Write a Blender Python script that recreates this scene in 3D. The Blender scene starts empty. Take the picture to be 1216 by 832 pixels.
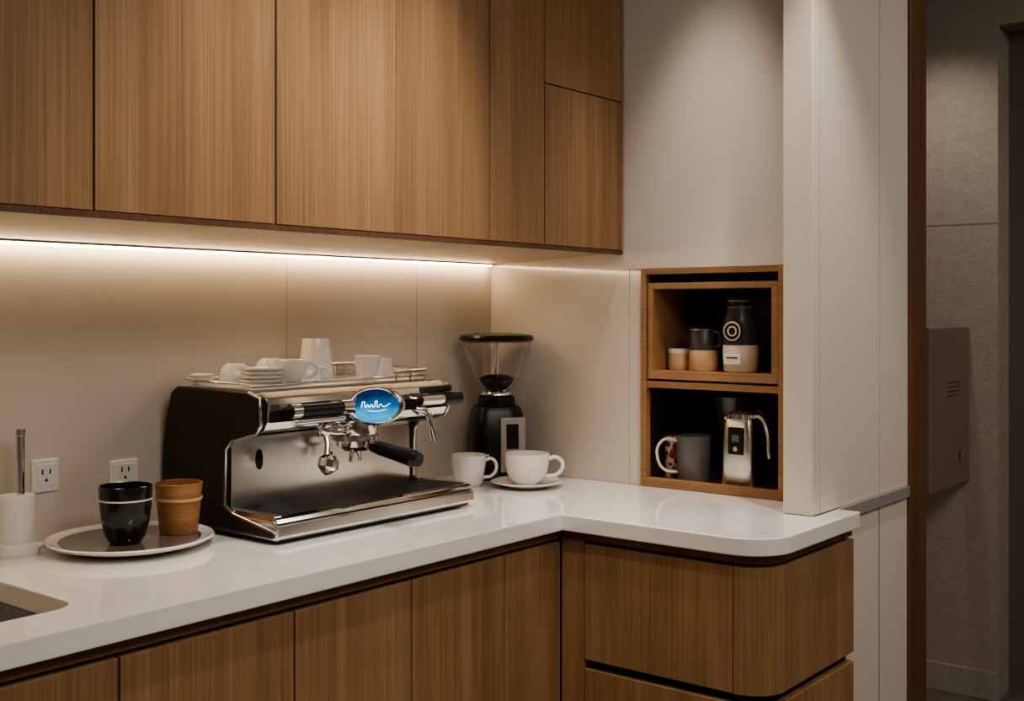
import bpy, bmesh, math, random
from mathutils import Vector, Matrix
random.seed(3)
S = bpy.context.scene
COL = S.collection

# ------------------------------------------------------------------ materials
def srgb(r, g, b):
    f = lambda c: (c/255/12.92) if c/255 <= 0.04045 else ((c/255+0.055)/1.055)**2.4
    return (f(r), f(g), f(b), 1)

def mat(name, col, rough=0.5, metal=0.0, coat=0.0, bump=0.0, bscale=200, var=0.0, vscale=3, emis=None, estr=0, trans=0.0, ior=1.45, spec=0.5):
    m = bpy.data.materials.new(name); m.use_nodes = True
    nt = m.node_tree; b = nt.nodes['Principled BSDF']
    b.inputs['Base Color'].default_value = col
    b.inputs['Roughness'].default_value = rough
    b.inputs['Metallic'].default_value = metal
    b.inputs['Coat Weight'].default_value = coat
    b.inputs['Coat Roughness'].default_value = 0.05
    b.inputs['Transmission Weight'].default_value = trans
    b.inputs['IOR'].default_value = ior
    b.inputs['Specular IOR Level'].default_value = spec
    if emis:
        b.inputs['Emission Color'].default_value = emis
        b.inputs['Emission Strength'].default_value = estr
    tc = nt.nodes.new('ShaderNodeTexCoord')
    if var > 0:
        n = nt.nodes.new('ShaderNodeTexNoise'); n.inputs['Scale'].default_value = vscale; n.inputs['Detail'].default_value = 5
        nt.links.new(tc.outputs['Object'], n.inputs['Vector'])
        mr = nt.nodes.new('ShaderNodeMapRange')
        mr.inputs['From Min'].default_value = 0.3; mr.inputs['From Max'].default_value = 0.7
        mr.inputs['To Min'].default_value = 1-var; mr.inputs['To Max'].default_value = 1+var
        nt.links.new(n.outputs['Fac'], mr.inputs['Value'])
        h = nt.nodes.new('ShaderNodeHueSaturation'); h.inputs['Color'].default_value = col
        nt.links.new(mr.outputs['Result'], h.inputs['Value'])
        nt.links.new(h.outputs['Color'], b.inputs['Base Color'])
    if bump > 0:
        n = nt.nodes.new('ShaderNodeTexNoise'); n.inputs['Scale'].default_value = bscale; n.inputs['Detail'].default_value = 3
        nt.links.new(tc.outputs['Object'], n.inputs['Vector'])
        bp = nt.nodes.new('ShaderNodeBump'); bp.inputs['Strength'].default_value = bump; bp.inputs['Distance'].default_value = 0.002
        nt.links.new(n.outputs['Fac'], bp.inputs['Height'])
        nt.links.new(bp.outputs['Normal'], b.inputs['Normal'])
    return m

def wood(name, c1, c2, c3, scale=(14, 14, 0.9), rough=0.45):
    m = bpy.data.materials.new(name); m.use_nodes = True
    nt = m.node_tree; b = nt.nodes['Principled BSDF']; L = nt.links
    tc = nt.nodes.new('ShaderNodeTexCoord'); oi = nt.nodes.new('ShaderNodeObjectInfo')
    mul = nt.nodes.new('ShaderNodeMath'); mul.operation = 'MULTIPLY'; mul.inputs[1].default_value = 17
    L.new(oi.outputs['Random'], mul.inputs[0])
    add = nt.nodes.new('ShaderNodeVectorMath'); add.operation = 'ADD'
    L.new(tc.outputs['Object'], add.inputs[0]); L.new(mul.outputs[0], add.inputs[1])
    mp = nt.nodes.new('ShaderNodeMapping'); mp.inputs['Scale'].default_value = scale
    L.new(add.outputs[0], mp.inputs['Vector'])
    n1 = nt.nodes.new('ShaderNodeTexNoise'); n1.inputs['Scale'].default_value = 1; n1.inputs['Detail'].default_value = 5; n1.inputs['Distortion'].default_value = 0.8
    L.new(mp.outputs[0], n1.inputs['Vector'])
    mp2 = nt.nodes.new('ShaderNodeMapping'); mp2.inputs['Scale'].default_value = tuple(s*14 if s > 2 else s*2.2 for s in scale)
    L.new(add.outputs[0], mp2.inputs['Vector'])
    n2 = nt.nodes.new('ShaderNodeTexNoise'); n2.inputs['Scale'].default_value = 1; n2.inputs['Detail'].default_value = 3
    L.new(mp2.outputs[0], n2.inputs['Vector'])
    mx = nt.nodes.new('ShaderNodeMix'); mx.data_type = 'FLOAT'; mx.inputs[0].default_value = 0.5
    L.new(n1.outputs['Fac'], mx.inputs[2]); L.new(n2.outputs['Fac'], mx.inputs[3])
    cr = nt.nodes.new('ShaderNodeValToRGB')
    cr.color_ramp.elements[0].position = 0.34; cr.color_ramp.elements[0].color = c1
    cr.color_ramp.elements[1].position = 0.66; cr.color_ramp.elements[1].color = c3
    e = cr.color_ramp.elements.new(0.5); e.color = c2
    L.new(mx.outputs[0], cr.inputs['Fac'])
    L.new(cr.outputs['Color'], b.inputs['Base Color'])
    b.inputs['Roughness'].default_value = rough
    bp = nt.nodes.new('ShaderNodeBump'); bp.inputs['Strength'].default_value = 0.08; bp.inputs['Distance'].default_value = 0.001
    L.new(n2.outputs['Fac'], bp.inputs['Height']); L.new(bp.outputs['Normal'], b.inputs['Normal'])
    return m

M_wood = wood('walnut_veneer', srgb(130, 98, 67), srgb(150, 117, 83), srgb(168, 134, 98))
M_woodH = wood('walnut_horizontal', srgb(138, 102, 70), srgb(154, 116, 82), srgb(168, 130, 94), scale=(14, 0.9, 14))
M_woodX = wood('walnut_rail', srgb(108, 76, 52), srgb(122, 88, 62), srgb(136, 100, 72), scale=(0.9, 14, 14))
M_woodDark = wood('walnut_dark', srgb(88, 60, 40), srgb(100, 70, 48), srgb(112, 80, 56))
M_soffit = wood('light_oak_soffit', srgb(178, 156, 132), srgb(188, 166, 142), srgb(198, 176, 152), scale=(0.9, 14, 14), rough=0.4)
M_dark = mat('shadow_gap', srgb(28, 20, 15), 0.8)
M_splash = mat('backsplash_lacquer', srgb(214, 205, 193), 0.12, coat=0.7, var=0.02, vscale=1.2)
M_white = mat('white_panel', srgb(214, 206, 197), 0.45, var=0.015, vscale=1.5, bump=0.02, bscale=60)
M_beige = mat('beige_end_panel', srgb(214, 205, 194), 0.45, var=0.02, vscale=1.5)
M_quartz = mat('white_quartz', srgb(238, 235, 231), 0.1, coat=0.5, var=0.015, vscale=8)
M_plaster = mat('textured_wallcovering', srgb(168, 158, 147), 0.8, bump=0.8, bscale=110, var=0.06, vscale=40)
M_ceil = mat('ceiling_paint', srgb(225, 220, 212), 0.8, var=0.02)
M_paint = mat('wall_paint', srgb(190, 182, 172), 0.8, var=0.03)
M_floor = mat('floor_tile', srgb(110, 100, 90), 0.35, var=0.08, vscale=4)
M_doorgrey = mat('door_grey', srgb(112, 104, 97), 0.6, var=0.03)
M_chrome = mat('polished_steel', (0.80, 0.79, 0.77, 1), 0.09, metal=1, var=0.02, vscale=30)
M_satin = mat('satin_steel', (0.86, 0.85, 0.83, 1), 0.18, metal=1, var=0.02, vscale=30)
M_steel = mat('brushed_steel', (0.70, 0.69, 0.67, 1), 0.28, metal=1, var=0.04, vscale=60)
M_alu = mat('aluminium_trim', (0.62, 0.61, 0.59, 1), 0.4, metal=0.7, var=0.02)
M_black = mat('black_plastic', srgb(20, 19, 19), 0.3, var=0.05)
M_machine = mat('machine_bronze_black', srgb(48, 41, 37), 0.32, metal=0.4, var=0.04, vscale=10)
M_grate = mat('grate_metal', srgb(88, 88, 88), 0.3, metal=0.8, var=0.05)
M_porc = mat('white_porcelain', srgb(236, 232, 227), 0.12, coat=0.3, var=0.01)
M_glass = mat('clear_glass', (1, 1, 1, 1), 0.02, trans=1.0, ior=1.25)
M_glassdark = mat('smoked_plate', srgb(112, 104, 98), 0.08, coat=0.5, var=0.04, vscale=20)
M_cupblk = mat('black_glaze', srgb(16, 16, 18), 0.2, coat=0.3, var=0.05)
M_cupwood = wood('wooden_cup', srgb(136, 92, 56), srgb(158, 112, 72), srgb(176, 130, 88), scale=(3, 3, 40))
M_cork = mat('cork', srgb(208, 174, 136), 0.7, bump=0.2, bscale=150, var=0.1, vscale=60)
M_coffee = mat('dark_beans', srgb(30, 22, 18), 0.5, bump=0.8, bscale=120, var=0.2, vscale=90)
M_label = mat('cream_label', srgb(234, 220, 200), 0.6, var=0.05, vscale=60)
M_greymug = mat('grey_ceramic', srgb(112, 111, 112), 0.4, var=0.04)
M_darkgrey = mat('dark_grey_plastic', srgb(66, 64, 64), 0.32, var=0.04)
M_plastic = mat('white_plastic', srgb(232, 229, 225), 0.35, var=0.01)
M_bronze = mat('taupe_metal_panel', srgb(140, 127, 114), 0.45, metal=0.2, var=0.03)
M_led = mat('led_strip', (1, 0.82, 0.6, 1), 0.5, emis=(1.0, 0.74, 0.46, 1), estr=32)
M_screenlit = mat('display_text', (1, 1, 1, 1), 0.4, emis=(0.8, 0.95, 1, 1), estr=2.0)
M_seam = mat('seam_beige', srgb(160, 148, 134), 0.5, var=0.01)
M_blue = mat('blue_display', srgb(4, 14, 30), 0.05, coat=1.0)
nt = M_blue.node_tree; b = nt.nodes['Principled BSDF']
tc = nt.nodes.new('ShaderNodeTexCoord'); sep = nt.nodes.new('ShaderNodeSeparateXYZ')
nt.links.new(tc.outputs['Object'], sep.inputs[0])
w = nt.nodes.new('ShaderNodeTexNoise'); w.inputs['Scale'].default_value = 26; w.inputs['Detail'].default_value = 1
nt.links.new(tc.outputs['Object'], w.inputs['Vector'])
mr = nt.nodes.new('ShaderNodeMapRange'); mr.inputs['From Min'].default_value = 1.19; mr.inputs['From Max'].default_value = 1.125
nt.links.new(sep.outputs['Z'], mr.inputs['Value'])
ad = nt.nodes.new('ShaderNodeMath'); ad.operation = 'MULTIPLY_ADD'; ad.inputs[1].default_value = 0.5
nt.links.new(w.outputs['Fac'], ad.inputs[0]); nt.links.new(mr.outputs[0], ad.inputs[2])
cr = nt.nodes.new('ShaderNodeValToRGB'); cr.color_ramp.elements[0].position = 0.45; cr.color_ramp.elements[0].color = (0.001, 0.025, 0.09, 1)
cr.color_ramp.elements[1].position = 1.0; cr.color_ramp.elements[1].color = (0.04, 0.40, 0.72, 1)
e_ = cr.color_ramp.elements.new(0.75); e_.color = (0.005, 0.12, 0.33, 1)
nt.links.new(ad.outputs[0], cr.inputs['Fac']); nt.links.new(cr.outputs['Color'], b.inputs['Emission Color'])
b.inputs['Emission Strength'].default_value = 1.2
M_redwhite = mat('red_white_pattern', srgb(220, 210, 200), 0.3)
nt = M_redwhite.node_tree; b = nt.nodes['Principled BSDF']
tc = nt.nodes.new('ShaderNodeTexCoord'); w = nt.nodes.new('ShaderNodeTexVoronoi'); w.inputs['Scale'].default_value = 45
nt.links.new(tc.outputs['Object'], w.inputs['Vector'])
cr = nt.nodes.new('ShaderNodeValToRGB'); cr.color_ramp.interpolation = 'CONSTANT'
cr.color_ramp.elements[0].color = srgb(150, 48, 38); cr.color_ramp.elements[1].position = 0.5; cr.color_ramp.elements[1].color = srgb(215, 205, 195)
nt.links.new(w.outputs['Distance'], cr.inputs['Fac']); nt.links.new(cr.outputs['Color'], b.inputs['Base Color'])

# ------------------------------------------------------------------ builders
def finish(me, name, m, bevel=0, smooth=False, seg=2, parent=None):
    ob = bpy.data.objects.new(name, me); COL.objects.link(ob)
    me.materials.append(m)
    if smooth:
        for p in me.polygons: p.use_smooth = True
    if bevel > 0:
        md = ob.modifiers.new('bevel', 'BEVEL'); md.width = bevel; md.segments = seg; md.limit_method = 'ANGLE'; md.angle_limit = math.radians(35)
    if parent: ob.parent = parent
    return ob

def box(name, x0, x1, y0, y1, z0, z1, m, bevel=0, parent=None, seg=2):
    bm = bmesh.new(); bmesh.ops.create_cube(bm, size=1)
    for v in bm.verts:
        v.co = Vector(((x0+x1)/2+v.co.x*abs(x1-x0), (y0+y1)/2+v.co.y*abs(y1-y0), (z0+z1)/2+v.co.z*abs(z1-z0)))
    me = bpy.data.meshes.new(name); bm.to_mesh(me); bm.free()
    return finish(me, name, m, bevel, False, seg, parent)

def prism(name, pts, axis, a0, a1, m, bevel=0, parent=None, smooth=False, seg=2):
    def P(p, a):
        return {'x': (a, p[0], p[1]), 'y': (p[0], a, p[1]), 'z': (p[0], p[1], a)}[axis]
    bm = bmesh.new()
    A = [bm.verts.new(P(p, a0)) for p in pts]; B = [bm.verts.new(P(p, a1)) for p in pts]
    bm.faces.new(A); bm.faces.new(B[::-1])
    n = len(pts)
    for i in range(n): bm.faces.new([A[i], B[i], B[(i+1) % n], A[(i+1) % n]])
    bmesh.ops.recalc_face_normals(bm, faces=bm.faces)
    me = bpy.data.meshes.new(name); bm.to_mesh(me); bm.free()
    ob = finish(me, name, m, bevel, smooth, seg, parent)
    if smooth: me.set_sharp_from_angle(angle=math.radians(30))
    return ob

def lathe(name, prof, c, m, seg=48, parent=None, rot=None, sx=1, sy=1, smooth=True, sharp=40):
    bm = bmesh.new(); rings = []
    for r, z in prof:
        if r < 1e-6: rings.append([bm.verts.new((0, 0, z))])
        else: rings.append([bm.verts.new((r*math.cos(2*math.pi*i/seg)*sx, r*math.sin(2*math.pi*i/seg)*sy, z)) for i in range(seg)])
    for a, b2 in zip(rings[:-1], rings[1:]):
        if len(a) == 1 and len(b2) == 1: continue
        for i in range(seg):
            j = (i+1) % seg
            if len(a) == 1: bm.faces.new([a[0], b2[j], b2[i]])
            elif len(b2) == 1: bm.faces.new([a[i], a[j], b2[0]])
            else: bm.faces.new([a[i], a[j], b2[j], b2[i]])
    bmesh.ops.recalc_face_normals(bm, faces=bm.faces)
    M = Matrix.Translation(Vector(c))
    if rot is not None: M = M @ rot
    bmesh.ops.transform(bm, matrix=M, verts=bm.verts)
    me = bpy.data.meshes.new(name); bm.to_mesh(me); bm.free()
    ob = finish(me, name, m, 0, smooth, 2, parent)
    me.set_sharp_from_angle(angle=math.radians(sharp))
    return ob

def tube(name, pts, rad, m, parent=None, seg=14, closed=False, res=6, taper=None):
    cu = bpy.data.curves.new(name, 'CURVE'); cu.dimensions = '3D'; cu.bevel_depth = rad; cu.bevel_resolution = 5; cu.use_fill_caps = True
    sp = cu.splines.new('BEZIER' if res > 1 else 'POLY')
    if res > 1:
        sp.bezier_points.add(len(pts)-1)
        for i, p in enumerate(pts):
            bp = sp.bezier_points[i]; bp.co = p; bp.handle_left_type = bp.handle_right_type = 'AUTO'
            if taper: bp.radius = taper[i]
        cu.resolution_u = res
    else:
        sp.points.add(len(pts)-1)
        for i, p in enumerate(pts):
            sp.points[i].co = (*p, 1)
            if taper: sp.points[i].radius = taper[i]
    sp.use_cyclic_u = closed
    tmp = bpy.data.objects.new('tmp', cu); COL.objects.link(tmp)
    dg = bpy.context.evaluated_depsgraph_get()
    me = bpy.data.meshes.new_from_object(tmp.evaluated_get(dg)); me.name = name
    bpy.data.objects.remove(tmp); bpy.data.curves.remove(cu)
    me.materials.clear()
    ob = finish(me, name, m, 0, True, 2, parent)
    me.set_sharp_from_angle(angle=math.radians(50))
    return ob

def empty(name):
    e = bpy.data.objects.new(name, None); COL.objects.link(e); e.empty_display_size = 0.1
    return e

# ------------------------------------------------------------------ room shell
CEIL = 2.62
box('floor', -4.6, 3.0, -4.0, 0.1, -0.06, 0, M_floor)
box('ceiling', -4.6, 3.0, -4.0, 0.1, CEIL, CEIL+0.06, M_ceil)
box('wall_back', -4.6, 3.0, 0.0, 0.1, 0, CEIL, M_splash)
box('wall_left', -4.6, -4.5, -4.0, 0.0, 0, CEIL, M_paint)
box('wall_front', -4.6, 3.0, -4.1, -4.0, 0, CEIL, M_paint)
box('wall_right', 1.587, 1.72, -0.988, 0, 0, CEIL, M_plaster)
box('wall_right_header', 1.587, 1.72, -1.9, -0.988, 2.366, CEIL, M_plaster)
box('wall_right_end', 1.587, 1.72, -4.0, -1.9, 0, CEIL, M_plaster)
box('trim_5', 1.5855, 1.587, -0.988, 0, 1.675, 1.679, M_seam)
box('baseboard_right', 1.577, 1.587, -0.988, 0, 0, 0.1, M_plaster, 0.002)
e = empty('door_1')
box('leaf', 1.722, 1.762, -1.9, -0.988, 0, 2.366, M_doorgrey, parent=e)
tube('handle', [(1.722, -1.82, 1.0), (1.68, -1.82, 1.0), (1.675, -1.80, 1.0), (1.675, -1.71, 1.0)], 0.009, M_steel, e)
for i, sx in enumerate((-0.778, -0.32, -1.9)):
    box('trim_%d' % (i+1), sx-0.0006, sx+0.0006, -0.0008, 0.0, 0.9, 1.5, M_seam)

# ------------------------------------------------------------------ upper cabinets
up = empty('upper_cabinet')
box('carcass', -3.2, -0.001, -0.446, -0.002, 1.537, 2.6, M_dark, parent=up)
xs = [-3.0, -2.4, -1.95, -1.575, -1.196, -0.874, -0.563, -0.352, -0.001]
for i in range(len(xs)-1):
    g0 = 0.0022; g1 = 0.0022
    if i == 4: g1 = 0.0004
    if i == 5: g0 = 0.0004
    if i == len(xs)-2:
        box('door_%d_lower' % i, xs[i]+g0, xs[i+1]-0.003, -0.465, -0.447, 1.53, 1.9275, M_wood, 0.001, up)
        box('door_%d_upper' % i, xs[i]+g0, xs[i+1]-0.003, -0.465, -0.447, 1.9305, 2.6, M_wood, 0.001, up)
    else:
        box('door_%d' % i, xs[i]+g0, xs[i+1]-g1, -0.465, -0.447, 1.53, 2.6, M_wood, 0.001, up)
prism('underside_panel', [(-0.456, 1.523), (-0.002, 1.504), (-0.002, 1.536), (-0.456, 1.536)], 'x', -3.0, -0.001, M_soffit, parent=up)
box('bottom_lip', -3.0, -0.001, -0.464, -0.456, 1.518, 1.529, M_woodDark, parent=up)
ls = empty('led_strip_light')
box('diffuser', -2.95, -0.02, -0.020, -0.012, 1.4965, 1.5005, M_led, parent=ls)
box('profile', -2.96, -0.01, -0.024, -0.004, 1.5006, 1.5035, M_alu, parent=ls)

# ------------------------------------------------------------------ tall cabinet with niche
tc_ = empty('tall_cabinet')
box('panel_lower_back', 0.0, 0.02, -0.484, 0, 0.9, CEIL-0.01, M_splash, 0.0, tc_)
box('panel_jamb', 0.002, 0.02, -0.5245, -0.485, 0.9, 1.478, M_splash, 0.0, tc_)
box('panel_above_niche', -0.003, 0.02, -1.006, -0.468, 1.478, CEIL-0.01, M_white, 0.001, tc_)
box('niche_right_filler', 0.0, 0.02, -1.006, -0.945, 0.9, 1.478, M_white, 0, tc_)
box('end_panel_upper', -0.157, 0.449, -1.078, -1.006, 0.9, CEIL-0.01, M_beige, 0.0015, tc_)
box('end_panel_lower', -0.01, 0.449, -1.076, -1.006, 0.0, 0.868, M_beige, 0.0015, tc_)
box('panel_joint', 0.246, 0.248, -1.0784, -1.077, 0.0, CEIL-0.01, M_seam, 0, tc_)
box('panel_joint_b', -0.118, -0.1168, -1.0784, -1.077, 0.9, CEIL-0.01, M_seam, 0, tc_)
box('metal_rail', -0.018, 0.449, -1.084, -1.006, 0.869, 0.899, M_alu, 0.001, tc_)
box('back', 0.40, 0.449, -1.006, 0, 0, CEIL-0.01, M_paint, 0, tc_)
box('trim_4', 0.452, 0.575, -1.085, -1.0, 0, CEIL-0.01, M_woodDark, 0.002)

ni = empty('wall_niche_shelf')
Y0, Y1 = -0.5245, -0.945; ZB, ZT = 0.901, 1.477; XD = 0.33
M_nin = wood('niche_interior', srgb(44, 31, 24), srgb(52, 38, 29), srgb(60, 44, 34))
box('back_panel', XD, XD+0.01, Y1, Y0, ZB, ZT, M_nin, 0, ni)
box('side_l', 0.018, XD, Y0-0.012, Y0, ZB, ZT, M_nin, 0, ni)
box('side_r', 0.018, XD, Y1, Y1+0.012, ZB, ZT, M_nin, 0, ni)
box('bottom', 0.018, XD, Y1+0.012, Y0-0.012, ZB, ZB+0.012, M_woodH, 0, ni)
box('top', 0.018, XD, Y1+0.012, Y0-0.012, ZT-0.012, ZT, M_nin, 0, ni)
box('frame_left', -0.006, 0.018, Y0-0.016, Y0, ZB, ZT, M_woodH, 0.001, ni)
box('frame_right', -0.006, 0.018, Y1, Y1+0.024, ZB, ZT, M_woodH, 0.001, ni)
box('frame_bottom', -0.006, 0.018, Y1+0.024, Y0-0.016, ZB, ZB+0.022, M_woodH, 0.001, ni)
box('frame_top', -0.006, 0.018, Y1+0.024, Y0-0.016, ZT-0.014, ZT, M_woodH, 0.001, ni)
box('divider_shelf', -0.004, XD, Y1+0.024, Y0-0.016, 1.163, 1.180, M_woodH, 0.001, ni)
box('inner_bottom', -0.002, XD-0.02, Y1+0.026, Y0-0.02, 1.186, 1.208, M_woodH, 0.001, ni)
box('inner_top', -0.002, XD-0.02, Y1+0.026, Y0-0.02, 1.424, 1.440, M_woodH, 0.001, ni)
box('inner_left', -0.002, XD-0.02, Y0-0.036, Y0-0.02, 1.208, 1.424, M_woodH, 0.001, ni)
box('inner_right', -0.002, XD-0.02, Y1+0.026, Y1+0.044, 1.208, 1.424, M_woodH, 0.001, ni)
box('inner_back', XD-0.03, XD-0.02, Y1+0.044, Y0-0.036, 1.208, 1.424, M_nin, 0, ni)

# ------------------------------------------------------------------ countertop
def arc(cx, cy, r, a0, a1, n=14):
    return [(cx+r*math.cos(math.radians(a0+(a1-a0)*i/n)), cy+r*math.sin(math.radians(a0+(a1-a0)*i/n))) for i in range(n+1)]
R = 0.10
outline = [(-3.0, -0.001), (-0.001, -0.001), (-0.001, -1.0045), (-0.1585, -1.0045), (-0.1585, -1.0795), (-0.026, -1.0795), (-0.026, -1.137)]
outline += arc(-0.488+R, -1.137+R, R, 270, 180)
outline += [(-0.488, -0.617), (-3.0, -0.617)]
ct = prism('countertop', outline, 'z', 0.8625, 0.9, M_quartz)
cut = prism('cut', arc(-1.62-0.05, -0.50+0.05, 0.05, 270, 360, 8)+arc(-1.62-0.05, -0.11-0.05, 0.05, 0, 90, 8)+arc(-2.25+0.05, -0.11-0.05, 0.05, 90, 180, 8)+arc(-2.25+0.05, -0.50+0.05, 0.05, 180, 270, 8), 'z', 0.8, 1.0, M_dark)
md = ct.modifiers.new('b', 'BOOLEAN'); md.object = cut; md.operation = 'DIFFERENCE'; md.solver = 'EXACT'
dg = bpy.context.evaluated_depsgraph_get()
nm = bpy.data.meshes.new_from_object(ct.evaluated_get(dg))
ct.modifiers.clear(); ct.data = nm
bpy.data.objects.remove(cut)
md = ct.modifiers.new('bev', 'BEVEL'); md.width = 0.003; md.segments = 3; md.limit_method = 'ANGLE'; md.angle_limit = math.radians(50)
sk = empty('kitchen_sink')
box('basin_bottom', -2.262, -1.608, -0.512, -0.098, 0.66, 0.672, M_steel, 0, sk)
box('basin_right', -1.62, -1.608, -0.512, -0.098, 0.672, 0.862, M_steel, 0, sk)
box('basin_left', -2.262, -2.25, -0.512, -0.098, 0.672, 0.862, M_steel, 0, sk)
box('basin_front', -2.25, -1.62, -0.512, -0.50, 0.672, 0.862, M_steel, 0, sk)
box('basin_back', -2.25, -1.62, -0.11, -0.098, 0.672, 0.862, M_steel, 0, sk)
lathe('drain', [(0, 0), (0.04, 0), (0.045, 0.004), (0.03, 0.003), (0, 0.002)], (-1.93, -0.3, 0.672), M_chrome, parent=sk)

# ------------------------------------------------------------------ base cabinets
bc = empty('base_cabinet')
box('carcass_a', -3.0, -2.27, -0.572, -0.01, 0.1, 0.861, M_woodDark, 0, bc)
box('carcass_b', -1.60, -0.47, -0.572, -0.01, 0.1, 0.861, M_woodDark, 0, bc)
box('carcass_sink', -2.27, -1.60, -0.572, -0.52, 0.1, 0.861, M_woodDark, 0, bc)
box('rail_front', -3.0, -0.4665, -0.5955, -0.572, 0.840, 0.8615, M_woodX, 0, bc)
box('plinth', -3.0, -0.47, -0.55, -0.5, 0.0, 0.1, M_dark, 0, bc)
bx = [-2.75, -2.35, -1.98, -1.612, -1.263, -0.963, -0.670, -0.4650]
for i in range(len(bx)-1):
    box('door_%d' % i, bx[i]+0.002, bx[i+1]-0.002, -0.597, -0.573, 0.12, 0.832, M_wood, 0.0015, bc)
dc = empty('drawer_cabinet')
def drawer(name, z0, z1):
    R2 = 0.08; x0 = -0.465; ye = -1.12; t = 0.02
    box(name+'_front', x0, x0+t, ye+R2+0.0015, -0.664, z0, z1, M_wood, 0.0012, dc)
    outer = arc(x0+R2, ye+R2, R2, 181, 269, 16); inner = arc(x0+R2, ye+R2, R2-t, 269, 181, 16)
    prism(name+'_corner', outer+inner, 'z', z0, z1, M_wood, 0, dc, smooth=True)
    box(name+'_side', x0+R2+0.0015, -0.022, ye, ye+t, z0, z1, M_wood, 0.0012, dc)
drawer('drawer_1', 0.571, 0.835)
drawer('drawer_2', 0.13, 0.550)
o2 = [(-0.022, -0.02), (-0.44, -0.02), (-0.44, -0.60)] + arc(-0.447+0.07, -1.10+0.07, 0.07, 180, 270, 12) + [(-0.022, -1.10)]
prism('carcass', o2, 'z', 0.1, 0.861, M_dark, 0, dc)
o2 = [(-0.022, -1.00), (-0.022, -1.116)] + arc(-0.4625+0.08, -1.117+0.08, 0.08, 270, 180, 14) + [(-0.4625, -0.599), (-0.44, -0.599), (-0.44, -1.0)]
prism('rail_front', o2, 'z', 0.842, 0.8615, M_woodX, 0, dc, smooth=True)
box('corner_post', -0.4635, -0.44, -0.6615, -0.599, 0.1, 0.8415, M_wood, 0, dc)
o3 = [(-0.022, -0.60), (-0.40, -0.60)] + arc(-0.40+0.07, -1.05+0.07, 0.07, 180, 270, 12) + [(-0.022, -1.05)]
prism('plinth', o3, 'z', 0.0, 0.1, M_dark, 0, dc)

# ------------------------------------------------------------------ espresso machine
em = empty('espresso_machine')
XL, XR = -1.118, -0.58
side = [(-0.018, 0.915), (-0.012, 0.96), (-0.014, 1.06), (-0.026, 1.14), (-0.042, 1.190), (-0.065, 1.204), (-0.300, 1.200), (-0.334, 1.190),
        (-0.338, 1.135), (-0.325, 1.118), (-0.245, 1.098), (-0.226, 1.080), (-0.222, 0.965), (-0.250, 0.948), (-0.380, 0.925), (-0.378, 0.912)]
prism('side_panel_l', side, 'x', XL-0.018, XL, M_machine, 0.004, em, seg=3)
prism('side_panel_r', side, 'x', XR, XR+0.018, M_machine, 0.004, em, seg=3)
def edge(name, x):
    pts = [(x, y-0.0015, z) for y, z in side[6:15]]
    tube(name, pts, 0.0032, M_chrome, em, res=1)
edge('edge_trim_l', XL-0.012); edge('edge_trim_r', XR+0.012)
core = [(-0.03, 0.92), (-0.03, 1.18), (-0.06, 1.196), (-0.29, 1.196), (-0.30, 1.11), (-0.218, 1.09), (-0.212, 0.92)]
prism('core', core, 'x', XL, XR, M_machine, 0, em)
head = [(-0.285, 1.198), (-0.318, 1.200), (-0.343, 1.190), (-0.350, 1.176), (-0.347, 1.140), (-0.336, 1.122), (-0.235, 1.097), (-0.235, 1.12)]
prism('head_fascia', head, 'x', XL-0.001, XR+0.001, M_chrome, 0.003, em, seg=3)
box('head_band', XL+0.004, XR-0.004, -0.3515, -0.3485, 1.140, 1.164, M_black, 0, em)
box('splash_panel', XL+0.002, XR-0.002, -0.226, -0.212, 0.948, 1.098, M_satin, 0.001, em)
lathe('splash_badge', [(0, 0), (0.007, 0), (0.009, 0.002), (0.007, 0.004), (0, 0.004)], (XL+0.075, -0.226, 1.05), M_black, parent=em, rot=Matrix.Rotation(math.radians(90), 4, 'X'), sy=2.4)
tray = [(-0.20, 0.912), (-0.20, 0.948), (-0.375, 0.945), (-0.392, 0.938), (-0.394, 0.915), (-0.385, 0.908)]
prism('tray_body', tray, 'x', XL-0.012, -0.535, M_satin, 0.003, em, seg=3)
box('tray_well', XL+0.012, -0.553, -0.372, -0.226, 0.9455, 0.9475, M_black, 0, em)
prism('tray_rim_front', [(-0.372, 0.943), (-0.372, 0.955), (-0.385, 0.952), (-0.390, 0.942)], 'x', XL-0.01, -0.537, M_chrome, 0.002, em)
prism('tray_rim_l', [(XL-0.010, 0.945), (XL-0.008, 0.956), (XL+0.010, 0.956), (XL+0.012, 0.945)], 'y', -0.375, -0.226, M_chrome, 0, em)
prism('tray_rim_r', [(-0.555, 0.945), (-0.553, 0.956), (-0.539, 0.956), (-0.537, 0.945)], 'y', -0.375, -0.226, M_chrome, 0, em)
bm = bmesh.new()
def addbox(bm, x0, x1, y0, y1, z0, z1):
    r = bmesh.ops.create_cube(bm, size=1)
    for v in r['verts']:
        v.co = Vector(((x0+x1)/2+v.co.x*(x1-x0), (y0+y1)/2+v.co.y*(y1-y0), (z0+z1)/2+v.co.z*(z1-z0)))
n = 60; wx = (-0.555-(XL+0.014))/n
for i in range(n):
    x = XL+0.014+wx*i; addbox(bm, x, x+wx*0.45, -0.371, -0.227, 0.9475, 0.9535)
for i in range(7):
    y = -0.368+i*0.0225; addbox(bm, XL+0.014, -0.556, y, y+0.004, 0.9485, 0.9542)
me = bpy.data.meshes.new('grate'); bm.to_mesh(me); bm.free()
finish(me, 'drip_grate', M_grate, parent=em)
box('base', XL-0.008, -0.545, -0.384, -0.02, 0.9045, 0.914, M_black, 0.002, em)
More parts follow.
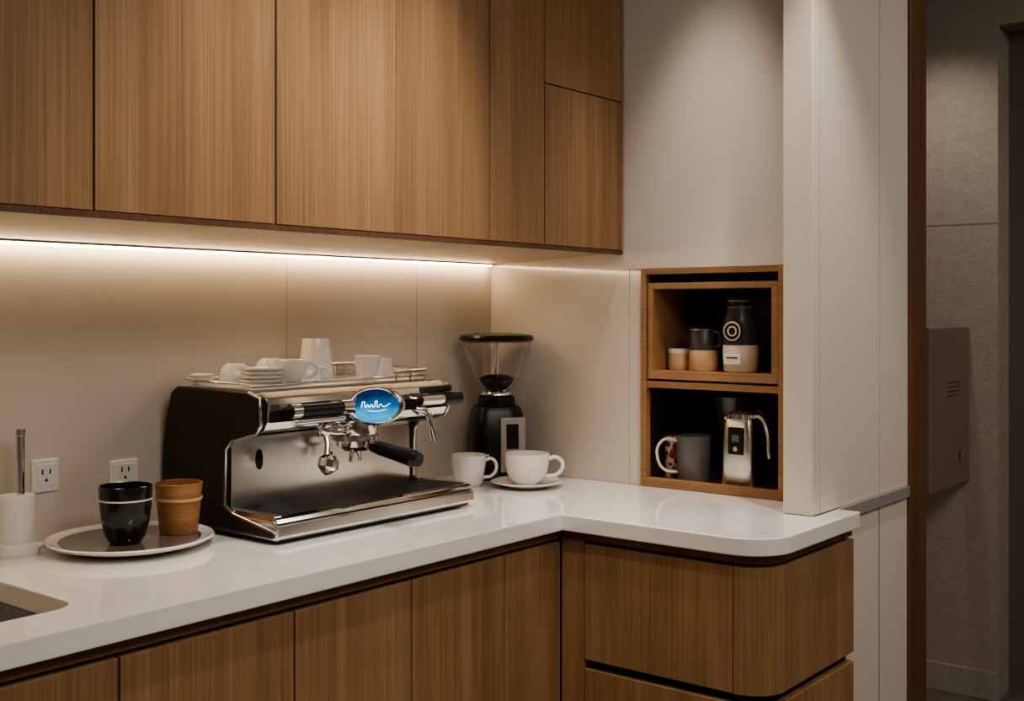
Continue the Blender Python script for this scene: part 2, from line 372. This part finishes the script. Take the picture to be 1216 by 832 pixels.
for k, (fx, fy) in enumerate(((-1.09, -0.35), (-0.58, -0.35), (-1.09, -0.06), (-0.60, -0.06))):
    lathe('foot_%d' % k, [(0, 0), (0.016, 0), (0.016, 0.006), (0, 0.006)], (fx, fy, 0.9), M_black, parent=em, seg=20)
box('cup_tray', XL+0.004, XR-0.004, -0.285, -0.045, 1.198, 1.206, M_steel, 0.002, em)
tube('cup_rail', [(-0.78, -0.05, 1.234), (XR-0.01, -0.05, 1.234), (XR-0.01, -0.285, 1.224), (-0.70, -0.285, 1.222)], 0.0045, M_chrome, em, res=1)
tube('cup_rail_low', [(XL+0.01, -0.05, 1.217), (XR-0.01, -0.05, 1.217), (XR-0.01, -0.285, 1.212), (XL+0.01, -0.285, 1.212), (XL+0.01, -0.05, 1.217)], 0.003, M_chrome, em, res=1)
for k in range(6):
    x = -0.77+k*0.035
    tube('post_b%d' % k, [(x, -0.05, 1.204), (x, -0.05, 1.234)], 0.003, M_chrome, em, res=1)
for k in range(3):
    tube('post_f%d' % k, [(-0.69+k*0.048, -0.285, 1.198), (-0.69+k*0.048, -0.285, 1.222)], 0.003, M_chrome, em, res=1)
    tube('post_r%d' % k, [(XR-0.01, -0.24+k*0.07, 1.204), (XR-0.01, -0.24+k*0.07, 1.228)], 0.003, M_chrome, em, res=1)
RY = Matrix.Rotation(math.radians(90), 4, 'X')
tilt = Matrix.Rotation(math.radians(-22), 4, 'Z') @ Matrix.Rotation(math.radians(-8), 4, 'X')
bc_ = (-0.836, -0.362, 1.157)
lathe('display_ring', [(0.0, -0.02), (0.032, -0.02), (0.0405, 0.0), (0.042, 0.008), (0.038, 0.014), (0.0335, 0.009), (0.033, 0.006)], bc_, M_chrome, parent=em, rot=tilt @ RY, sx=1.68)
lathe('display_glass', [(0, 0.0085), (0.02, 0.0078), (0.0335, 0.006)], bc_, M_blue, parent=em, rot=tilt @ RY, sx=1.68)
T = Matrix.Translation(Vector(bc_)) @ tilt @ RY
def loc(x, y, z=0.0095): return tuple(T @ Vector((x, y, z)))
tube('display_script', [loc(-0.034, -0.002), loc(-0.028, 0.010), loc(-0.024, -0.003), loc(-0.020, 0.003), loc(-0.016, -0.002), loc(-0.010, 0.003), loc(-0.006, -0.003), loc(0.002, 0.011), loc(0.004, -0.003), loc(0.012, 0.003), loc(0.016, -0.002), loc(0.034, 0.004)], 0.0007, M_screenlit, em)
tube('display_underline', [loc(-0.020, -0.010), loc(0.0, -0.012), loc(0.024, -0.009)], 0.0005, M_screenlit, em)
def rod(name, a, b2, r, m):
    return tube(name, [a, b2], r, m, em, res=1)
rod('lever_l_barrel', (-1.075, -0.372, 1.162), (-0.925, -0.372, 1.162), 0.0125, M_black)
rod('lever_l_cap_a', (-1.082, -0.372, 1.162), (-1.058, -0.372, 1.162), 0.0145, M_chrome)
rod('lever_l_cap_b', (-0.945, -0.372, 1.162), (-0.915, -0.372, 1.162), 0.0150, M_chrome)
rod('lever_l_stem', (-0.935, -0.34, 1.160), (-0.935, -0.372, 1.162), 0.010, M_chrome)
rod('lever_l_low', (-1.07, -0.366, 1.139), (-0.93, -0.366, 1.139), 0.007, M_chrome)
rod('lever_r_barrel', (-0.700, -0.372, 1.162), (-0.610, -0.378, 1.162), 0.0125, M_chrome)
rod('lever_r_knob', (-0.628, -0.377, 1.162), (-0.575, -0.380, 1.162), 0.0155, M_black)
rod('lever_r_stem', (-0.69, -0.34, 1.160), (-0.69, -0.374, 1.162), 0.010, M_chrome)
rod('lever_r_handle', (-0.690, -0.366, 1.184), (-0.60, -0.372, 1.186), 0.008, M_black)
gx = -0.835
lathe('group_neck', [(0, 0.06), (0.050, 0.06), (0.052, 0.03), (0.047, 0.012), (0.052, 0.010), (0.052, 0.0), (0.0, 0.0)], (gx, -0.30, 1.080), M_chrome, parent=em)
lathe('filter_basket', [(0, 0.0), (0.028, 0.0), (0.041, 0.010), (0.044, 0.026), (0, 0.026)], (gx, -0.30, 1.056), M_chrome, parent=em)
tube('portafilter_neck', [(gx, -0.330, 1.072), (gx, -0.368, 1.067)], 0.009, M_chrome, em, res=1)
tube('portafilter_handle', [(gx, -0.355, 1.069), (gx, -0.380, 1.066), (gx+0.004, -0.425, 1.058), (gx+0.008, -0.472, 1.050), (gx+0.009, -0.488, 1.048)], 0.0165, M_black, em, taper=[0.75, 0.95, 1.0, 1.15, 0.9])
tube('spout_a', [(gx, -0.30, 1.060), (gx-0.012, -0.302, 1.046), (gx-0.014, -0.302, 1.032)], 0.005, M_chrome, em)
tube('spout_b', [(gx, -0.30, 1.060), (gx+0.012, -0.302, 1.046), (gx+0.014, -0.302, 1.032)], 0.005, M_chrome, em)
lathe('wand_ball_l', [(0, 0), (0.011, 0.003), (0.016, 0.012), (0.016, 0.022), (0.009, 0.032), (0, 0.034)], (-0.955, -0.335, 1.098), M_chrome, parent=em)
tube('wand_l', [(-0.955, -0.336, 1.105), (-0.958, -0.345, 1.08), (-0.966, -0.352, 1.055)], 0.006, M_chrome, em)
lathe('wand_knob_l', [(0, -0.010), (0.010, -0.005), (0.022, 0.008), (0.022, 0.024), (0.010, 0.036), (0.004, 0.042), (0, 0.042)], (-0.966, -0.352, 1.028), M_chrome, parent=em, rot=Matrix.Rotation(0.3, 4, 'Y'), seg=10, sharp=10)
tube('wand_arm_l', [(-0.955, -0.335, 1.112), (-0.925, -0.345, 1.108), (-0.885, -0.330, 1.112)], 0.011, M_chrome, em)
lathe('wand_ball_r', [(0, 0), (0.010, 0.003), (0.014, 0.010), (0.014, 0.020), (0, 0.03)], (-0.680, -0.352, 1.125), M_chrome, parent=em)
tube('wand_r', [(-0.700, -0.358, 1.142), (-0.680, -0.372, 1.135), (-0.672, -0.380, 1.11), (-0.664, -0.385, 1.075)], 0.0075, M_chrome, em)
tube('wand_tip_r', [(-0.668, -0.3825, 1.095), (-0.662, -0.386, 1.068)], 0.0105, M_chrome, em, res=1)

# ------------------------------------------------------------------ cups
def cup(name, c, r, h, m=M_porc, handle=None, rb=0.6, inverted=False, th=0.0035, belly=True, hscale=1.0):
    e = empty(name)
    if belly:
        o = [(r*rb*0.9, 0), (r*rb, 0.004), (r*(rb+0.12), h*0.12), (r*0.88, h*0.35), (r*0.97, h*0.65), (r, h)]
    else:
        o = [(r*rb*0.97, 0), (r*rb, 0.003), (r*(rb+(1-rb)*0.5), h*0.5), (r, h)]
    i = [(max(a-th, 0.001), max(z, th*1.5)) for a, z in o[::-1]]
    prof = [(0, 0)] + o + [(r-th*0.5, h+0.001)] + i + [(0, th*1.5)]
    rot = Matrix.Identity(4)
    if inverted:
        rot = Matrix.Translation((0, 0, h+0.001)) @ Matrix.Rotation(math.pi, 4, 'X')
    lathe('bowl', prof, c, m, parent=e, rot=rot)
    if handle is not None:
        a = math.radians(handle); dx, dy = math.cos(a), math.sin(a)
        def q(rr, z):
            zz = h-z if inverted else z
            return (c[0]+dx*rr, c[1]+dy*rr, c[2]+zz)
        k = hscale
        tube('handle', [q(r*0.93, h*0.82), q(r*1.28*k, h*0.88), q(r*1.58*k, h*0.66), q(r*1.35*k, h*0.34), q(r*0.82, h*0.26)], 0.0045*(r/0.05), m, e)
    return e
def saucer(name, c, r, m=M_porc, h=0.014):
    return lathe(name, [(0, 0), (r*0.55, 0), (r*0.6, 0.003), (r*0.96, h-0.002), (r, h), (r*0.97, h+0.0015), (r*0.6, 0.007), (0, 0.006)], c, m, seg=64)

saucer('saucer', (-0.212, -0.300, 0.900), 0.096, h=0.016)
cup('coffee_cup', (-0.212, -0.300, 0.9065), 0.060, 0.082, handle=-52, rb=0.5)
cup('coffee_cup', (-0.292, -0.165, 0.9002), 0.047, 0.082, handle=-52, rb=0.72)

zt = 1.2062
cup('espresso_cup', (-0.790, -0.120, zt), 0.043, 0.094, inverted=True, rb=0.74, belly=False)
cup('espresso_cup', (-0.950, -0.222, zt), 0.035, 0.052, rb=0.55, handle=-50)
cup('espresso_cup', (-0.715, -0.215, zt), 0.031, 0.054, rb=0.8, belly=False)
cup('espresso_cup', (-0.640, -0.190, zt), 0.029, 0.046, inverted=True, rb=0.8, belly=False)
cup('espresso_cup', (-0.862, -0.175, zt), 0.033, 0.042, inverted=True, rb=0.6, handle=-60)
cup('espresso_cup', (-0.920, -0.110, zt), 0.036, 0.052, inverted=True, rb=0.6, handle=-140)
cup('espresso_cup', (-1.020, -0.115, zt), 0.036, 0.044, inverted=True, rb=0.6)
for k, (sx, sy, r, n_) in enumerate(((-1.040, -0.230, 0.045, 4), (-1.084, -0.082, 0.027, 2))):
    se = empty('espresso_saucer_stack')
    for j in range(n_):
        s_ = saucer('saucer_%d' % j, (sx+0.001*j, sy, zt+0.0085*j), r, h=0.012); s_.parent = se

# ------------------------------------------------------------------ plate with two cups
sp = empty('serving_plate')
lathe('rim', [(0, 0), (0.10, 0), (0.11, 0.004), (0.150, 0.014), (0.160, 0.021), (0.158, 0.0235), (0.148, 0.020), (0.135, 0.0165), (0, 0.0155)], (-1.317, -0.172, 0.9), M_porc, seg=80, parent=sp)
lathe('dark_inlay', [(0, 0.0157), (0.1345, 0.0168), (0.1345, 0.0185), (0, 0.0175)], (-1.317, -0.172, 0.9), M_glassdark, seg=80, parent=sp)
ec = cup('tea_cup', (-1.350, -0.205, 0.9190), 0.050, 0.110, m=M_cupblk, rb=0.62)
lathe('stripe', [(0.0492, 0.083), (0.0499, 0.083), (0.0501, 0.086), (0.0496, 0.086)], (-1.350, -0.205, 0.9190), M_label, parent=ec)
ec = cup('wooden_cup', (-1.223, -0.196, 0.9190), 0.047, 0.100, m=M_cupwood, rb=0.80, belly=False)
lathe('band', [(0.044, 0.066), (0.0462, 0.066), (0.0470, 0.072), (0.045, 0.072)], (-1.223, -0.196, 0.9190), M_cork, parent=ec)

# ------------------------------------------------------------------ faucet
fa = empty('water_faucet')
fx, fy = -1.492, -0.062
lathe('base', [(0, 0), (0.040, 0), (0.042, 0.006), (0.040, 0.018), (0.034, 0.024), (0, 0.024)], (fx, fy, 0.9), M_plastic, parent=fa)
lathe('body', [(0, 0), (0.031, 0), (0.033, 0.085), (0.031, 0.090), (0, 0.090)], (fx, fy, 0.924), M_plastic, parent=fa)
lathe('spout', [(0, 0), (0.0085, 0), (0.0085, 0.115), (0.0095, 0.116), (0.0095, 0.128), (0, 0.130)], (fx+0.004, fy-0.004, 1.012), M_chrome, parent=fa)
tube('lever', [(fx+0.02, fy-0.02, 0.915), (fx+0.05, fy-0.03, 0.916)], 0.006, M_plastic, fa, res=1)

def outlet(x, z, w, h):
    e = empty('power_outlet')
    box('plate', x-w/2, x+w/2, -0.008, -0.0005, z-h/2, z+h/2, M_plastic, 0.003, e)
    box('inset', x-w*0.36, x+w*0.36, -0.0095, -0.007, z-h*0.36, z+h*0.36, M_plastic, 0.001, e)
    for dx in (-0.008, 0.008):
        box('slot', x+dx-0.0015, x+dx+0.0015, -0.0102, -0.0094, z+0.003, z+0.013, M_dark, 0, e)
    lathe('ground_hole', [(0, 0), (0.003, 0), (0.003, 0.001), (0, 0.001)], (x, -0.0094, z-0.009), M_dark, parent=e, rot=RY, seg=16)
outlet(-1.403, 1.036, 0.056, 0.066)
outlet(-1.225, 1.022, 0.066, 0.056)

# ------------------------------------------------------------------ grinder
gr = empty('coffee_grinder')
gx, gy = -0.120, -0.120
RZ = Matrix.Rotation(math.radians(-40), 4, 'Z')
lathe('base', [(0, 0), (0.084, 0), (0.086, 0.008), (0.084, 0.014), (0, 0.014)], (gx, gy, 0.9), M_black, parent=gr)
def loft(name, secs, c, m, parent, n=48, p=4.0, rot=None):
    bm = bmesh.new(); rings = []
    for (a, b2, z) in secs:
        ring = []
        for i in range(n):
            t = 2*math.pi*i/n; ct_, st = math.cos(t), math.sin(t)
            ring.append(bm.verts.new((a*math.copysign(abs(ct_)**(2/p), ct_), b2*math.copysign(abs(st)**(2/p), st), z)))
        rings.append(ring)
    for A, B in zip(rings[:-1], rings[1:]):
        for i in range(n): bm.faces.new([A[i], A[(i+1) % n], B[(i+1) % n], B[i]])
    bm.faces.new(rings[0][::-1]); bm.faces.new(rings[-1])
    bmesh.ops.recalc_face_normals(bm, faces=bm.faces)
    M = Matrix.Translation(Vector(c))
    if rot is not None: M = M @ rot
    bmesh.ops.transform(bm, matrix=M, verts=bm.verts)
    me = bpy.data.meshes.new(name); bm.to_mesh(me); bm.free()
    ob = finish(me, name, m, 0, True, 2, parent); me.set_sharp_from_angle(angle=math.radians(40))
    return ob
loft('body', [(0.078, 0.078, 0.0), (0.082, 0.082, 0.004), (0.078, 0.078, 0.08), (0.070, 0.070, 0.170), (0.062, 0.062, 0.188)], (gx, gy, 0.912), M_black, gr, rot=RZ)
lathe('collar', [(0, 0), (0.052, 0), (0.054, 0.005), (0.050, 0.028), (0.042, 0.034), (0, 0.034)], (gx, gy, 1.098), M_black, parent=gr)
lathe('collar_ring', [(0.03, 0), (0.047, 0), (0.048, 0.004), (0.046, 0.008), (0.03, 0.008)], (gx, gy, 1.132), M_chrome, parent=gr)
F = Matrix.Translation((gx, gy, 0.912)) @ RZ
def fbox(name, x0, x1, y0, y1, z0, z1, m, tiltx=0.0, bevel=0.002):
    ob = box(name, x0, x1, y0, y1, z0, z1, m, bevel, gr)
    ob.data.transform(F @ Matrix.Rotation(tiltx, 4, 'X'))
    return ob
fbox('face_plate', -0.004, 0.066, -0.091, -0.074, 0.006, 0.156, M_steel, -0.06)
fbox('face_display', 0.012, 0.046, -0.0935, -0.0905, 0.070, 0.138, M_black, -0.06)
fbox('switch', 0.016, 0.040, -0.0935, -0.0905, 0.022, 0.045, M_darkgrey, -0.06)
fbox('side_badge', -0.055, -0.035, -0.086, -0.081, 0.05, 0.058, M_steel, -0.05)
hz = 1.142
lathe('hopper', [(0.034, 0.0), (0.045, 0.010), (0.066, 0.045), (0.092, 0.112), (0.098, 0.137), (0.1, 0.140), (0.0975, 0.140), (0.0905, 0.112), (0.0645, 0.046), (0.043, 0.012), (0.032, 0.003), (0.034, 0.0)], (gx, gy, hz), M_glass, parent=gr, seg=64)
lathe('beans', [(0, 0.004), (0.029, 0.005), (0.038, 0.013), (0.050, 0.034), (0.045, 0.038), (0.03, 0.044), (0, 0.047)], (gx, gy, hz), M_coffee, parent=gr)
lathe('hopper_lid', [(0, 0.0), (0.098, 0.0), (0.104, 0.002), (0.105, 0.010), (0.100, 0.016), (0.06, 0.022), (0, 0.024)], (gx, gy, hz+0.1405), M_black, parent=gr, seg=64)
lathe('hopper_core', [(0, 0), (0.008, 0), (0.006, 0.092), (0, 0.092)], (gx, gy, hz+0.046), M_chrome, parent=gr)

# ------------------------------------------------------------------ niche objects
zs = 1.2085
RF = Matrix.Rotation(math.radians(-90), 4, 'Y')
j = empty('storage_jar')
lathe('body', [(0, 0), (0.030, 0), (0.032, 0.004), (0.032, 0.038), (0.030, 0.042), (0, 0.042)], (0.08, -0.595, zs), M_cork, parent=j)
lathe('lid', [(0, 0), (0.031, 0), (0.032, 0.003), (0.032, 0.012), (0.030, 0.015), (0, 0.015)], (0.08, -0.595, zs+0.042), M_label, parent=j)
j = empty('coffee_canister')
lathe('base', [(0, 0), (0.037, 0), (0.039, 0.004), (0.038, 0.055), (0, 0.055)], (0.07, -0.672, zs), M_cork, parent=j)
lathe('body', [(0, 0), (0.0385, 0), (0.037, 0.05), (0.034, 0.055), (0, 0.055)], (0.07, -0.672, zs+0.055), M_darkgrey, parent=j)
lathe('lid', [(0, 0), (0.034, 0), (0.035, 0.010), (0.031, 0.014), (0, 0.014)], (0.07, -0.672, zs+0.110), M_black, parent=j)
lathe('lid_ring', [(0.034, 0), (0.0375, 0), (0.0375, 0.003), (0.034, 0.003)], (0.07, -0.672, zs+0.107), M_steel, parent=j)
tube('handle', [(0.06, -0.705, zs+0.105), (0.055, -0.725, zs+0.10), (0.055, -0.727, zs+0.07), (0.06, -0.708, zs+0.062)], 0.004, M_darkgrey, j)
j = empty('coffee_bottle')
bxx, byy = 0.065, -0.783
lathe('base', [(0, 0), (0.038, 0), (0.043, 0.006), (0.046, 0.055), (0.045, 0.070), (0, 0.072)], (bxx, byy, zs), M_label, parent=j)
lathe('body', [(0, 0), (0.045, 0), (0.0455, 0.055), (0.040, 0.080), (0.034, 0.092), (0.032, 0.115), (0.024, 0.127), (0, 0.129)], (bxx, byy, zs+0.070), M_darkgrey, parent=j)
for k in range(5):
    lathe('grip_ring_%d' % k, [(0.028, 0), (0.0355, 0.0015), (0.0355, 0.0045), (0.028, 0.006)], (bxx, byy, zs+0.155+k*0.0085), M_greymug if k % 2 else M_black, parent=j)
lathe('emblem_disc', [(0, 0), (0.029, 0), (0.029, 0.002), (0, 0.002)], (bxx-0.044, byy, zs+0.106), M_black, parent=j, rot=RF)
lathe('emblem_ring', [(0.021, 0), (0.025, 0), (0.025, 0.002), (0.021, 0.002)], (bxx-0.0465, byy, zs+0.106), M_steel, parent=j, rot=RF)
lathe('emblem_ring_inner', [(0.010, 0), (0.013, 0), (0.013, 0.002), (0.010, 0.002)], (bxx-0.0465, byy, zs+0.106), M_label, parent=j, rot=RF)
box('label', bxx-0.0475, bxx-0.0445, byy-0.024, byy+0.024, zs+0.022, zs+0.050, M_porc, 0, j)
box('label_text', bxx-0.0482, bxx-0.0474, byy-0.016, byy+0.016, zs+0.036, zs+0.040, M_darkgrey, 0, j)

zl = 0.9135
mg = cup('coffee_mug', (0.085, -0.634, zl), 0.046, 0.120, m=M_greymug, rb=0.94, belly=False, handle=None)
tube('handle', [(0.058, -0.600, zl+0.106), (0.040, -0.578, zl+0.112), (0.028, -0.560, zl+0.095), (0.028, -0.556, zl+0.060), (0.038, -0.572, zl+0.028), (0.058, -0.601, zl+0.022)], 0.004, M_label, mg)
cup('patterned_cup', (0.098, -0.5615, zl), 0.0225, 0.112, m=M_redwhite, rb=0.92, belly=False)
pt = empty('pour_over_pitcher')
M_pitch = mat('dark_steel', srgb(92, 88, 86), 0.25, metal=0.5, var=0.04)
lathe('body', [(0, 0), (0.040, 0), (0.044, 0.01), (0.046, 0.10), (0.060, 0.20), (0.068, 0.222), (0.064, 0.221), (0.043, 0.10), (0.040, 0.012), (0, 0.01)], (0.200, -0.700, zl), M_pitch, parent=pt)
tube('handle', [(0.20, -0.755, zl+0.19), (0.20, -0.790, zl+0.17), (0.20, -0.785, zl+0.10), (0.20, -0.745, zl+0.08)], 0.006, M_pitch, pt)
fr = empty('milk_frother')
fcx, fcy = 0.075, -0.785
loft('body', [(0.040, 0.043, 0.0), (0.042, 0.047, 0.005), (0.040, 0.044, 0.10), (0.037, 0.041, 0.165), (0.033, 0.037, 0.175)], (fcx, fcy, zl), M_steel, fr, p=5)
loft('lid', [(0.034, 0.037, 0.0), (0.034, 0.037, 0.012), (0.022, 0.026, 0.020)], (fcx, fcy, zl+0.175), M_chrome, fr, p=4)
lathe('knob', [(0, 0), (0.008, 0), (0.010, 0.008), (0, 0.012)], (fcx, fcy, zl+0.195), M_black, parent=fr, seg=20)
box('control_panel', fcx-0.0435, fcx-0.037, fcy-0.022, fcy+0.022, zl+0.085, zl+0.155, M_black, 0.004, fr)
box('display', fcx-0.0445, fcx-0.043, fcy-0.010, fcy+0.010, zl+0.118, zl+0.136, M_greymug, 0, fr)
lathe('button', [(0, 0), (0.006, 0), (0.006, 0.002), (0, 0.002)], (fcx-0.043, fcy, zl+0.10), M_steel, parent=fr, rot=RF, seg=20)
tube('handle', [(fcx-0.01, fcy-0.030, zl+0.180), (fcx-0.02, fcy-0.060, zl+0.182), (fcx-0.03, fcy-0.082, zl+0.150), (fcx-0.035, fcy-0.090, zl+0.095), (fcx-0.035, fcy-0.092, zl+0.082)], 0.006, M_steel, fr)
tube('spout', [(fcx, fcy+0.030, zl+0.160), (fcx-0.01, fcy+0.046, zl+0.178)], 0.007, M_steel, fr, res=1)

wp = empty('wall_control_panel')
box('body', 1.175, 1.586, -0.893, -0.868, 0.765, 1.312, M_bronze, 0.004, wp)
for k in range(4):
    box('mark_%d' % k, 1.345, 1.47, -0.8942, -0.8928, 1.075+k*0.015, 1.079+k*0.015, M_darkgrey, 0, wp)
box('sensor', 1.465, 1.482, -0.8942, -0.8928, 0.845, 0.885, M_darkgrey, 0, wp)

# ------------------------------------------------------------------ lights
def aim(o, loc_, target):
    o.location = loc_
    o.rotation_euler = (Vector(target)-Vector(loc_)).to_track_quat('-Z', 'Y').to_euler()
def spot(name, loc_, target, energy, size=60, blend=0.8, col=(1, 0.90, 0.79), r=0.03):
    l = bpy.data.lights.new(name, 'SPOT'); l.energy = energy; l.spot_size = math.radians(size); l.spot_blend = blend; l.color = col; l.shadow_soft_size = r
    o = bpy.data.objects.new(name, l); COL.objects.link(o); aim(o, loc_, target)
def area(name, loc_, target, energy, sx, sy, col=(1, 0.93, 0.85)):
    l = bpy.data.lights.new(name, 'AREA'); l.energy = energy; l.shape = 'RECTANGLE'; l.size = sx; l.size_y = sy; l.color = col
    o = bpy.data.objects.new(name, l); COL.objects.link(o); aim(o, loc_, target)
spot('downlight_niche', (-0.28, -0.76, 2.6), (-0.12, -0.76, 1.2), 42, 52, 1.0, r=0.05)
spot('downlight_end', (-0.40, -1.36, 2.6), (-0.12, -1.10, 1.4), 52, 50, 0.9)
spot('downlight_doors', (-0.85, -0.80, 2.6), (-0.85, -0.56, 1.4), 48, 54, 1.0)
spot('downlight_counter', (-1.25, -1.0, 2.6), (-1.1, -0.5, 0.9), 46, 70, 0.9)
spot('added_corridor_fill', (1.15, -0.8, 2.6), (1.5, -0.8, 0.9), 20, 90, 0.9)  # added spot to brighten the corridor wall, no actual fixture there
area('added_kitchen_fill', (-1.6, -2.3, 2.58), (-1.3, -1.9, 0.0), 40, 1.4, 1.4)  # invented soft fill that lifts the general kitchen brightness, not a real panel
area('added_hall_fill', (0.7, -2.6, 2.58), (0.8, -2.3, 0.0), 17, 1.0, 1.0)  # extra fill added to lighten the corridor side, no lamp known here

w = bpy.data.worlds.new('world'); S.world = w; w.use_nodes = True
w.node_tree.nodes['Background'].inputs[0].default_value = (1, 0.9, 0.8, 1)
w.node_tree.nodes['Background'].inputs[1].default_value = 0.05

# ------------------------------------------------------------------ camera
cam = bpy.data.cameras.new('camera'); co = bpy.data.objects.new('camera', cam); COL.objects.link(co)
co.location = (-2.613, -2.173, 1.364)
co.rotation_euler = (math.radians(90), 0, math.radians(-51.3))
cam.sensor_width = 36; cam.lens = 1363/1216*36; cam.shift_y = -46/1216
cam.clip_start = 0.05
S.camera = co
S.view_settings.view_transform = 'AgX'
S.view_settings.look = 'AgX - Medium High Contrast'
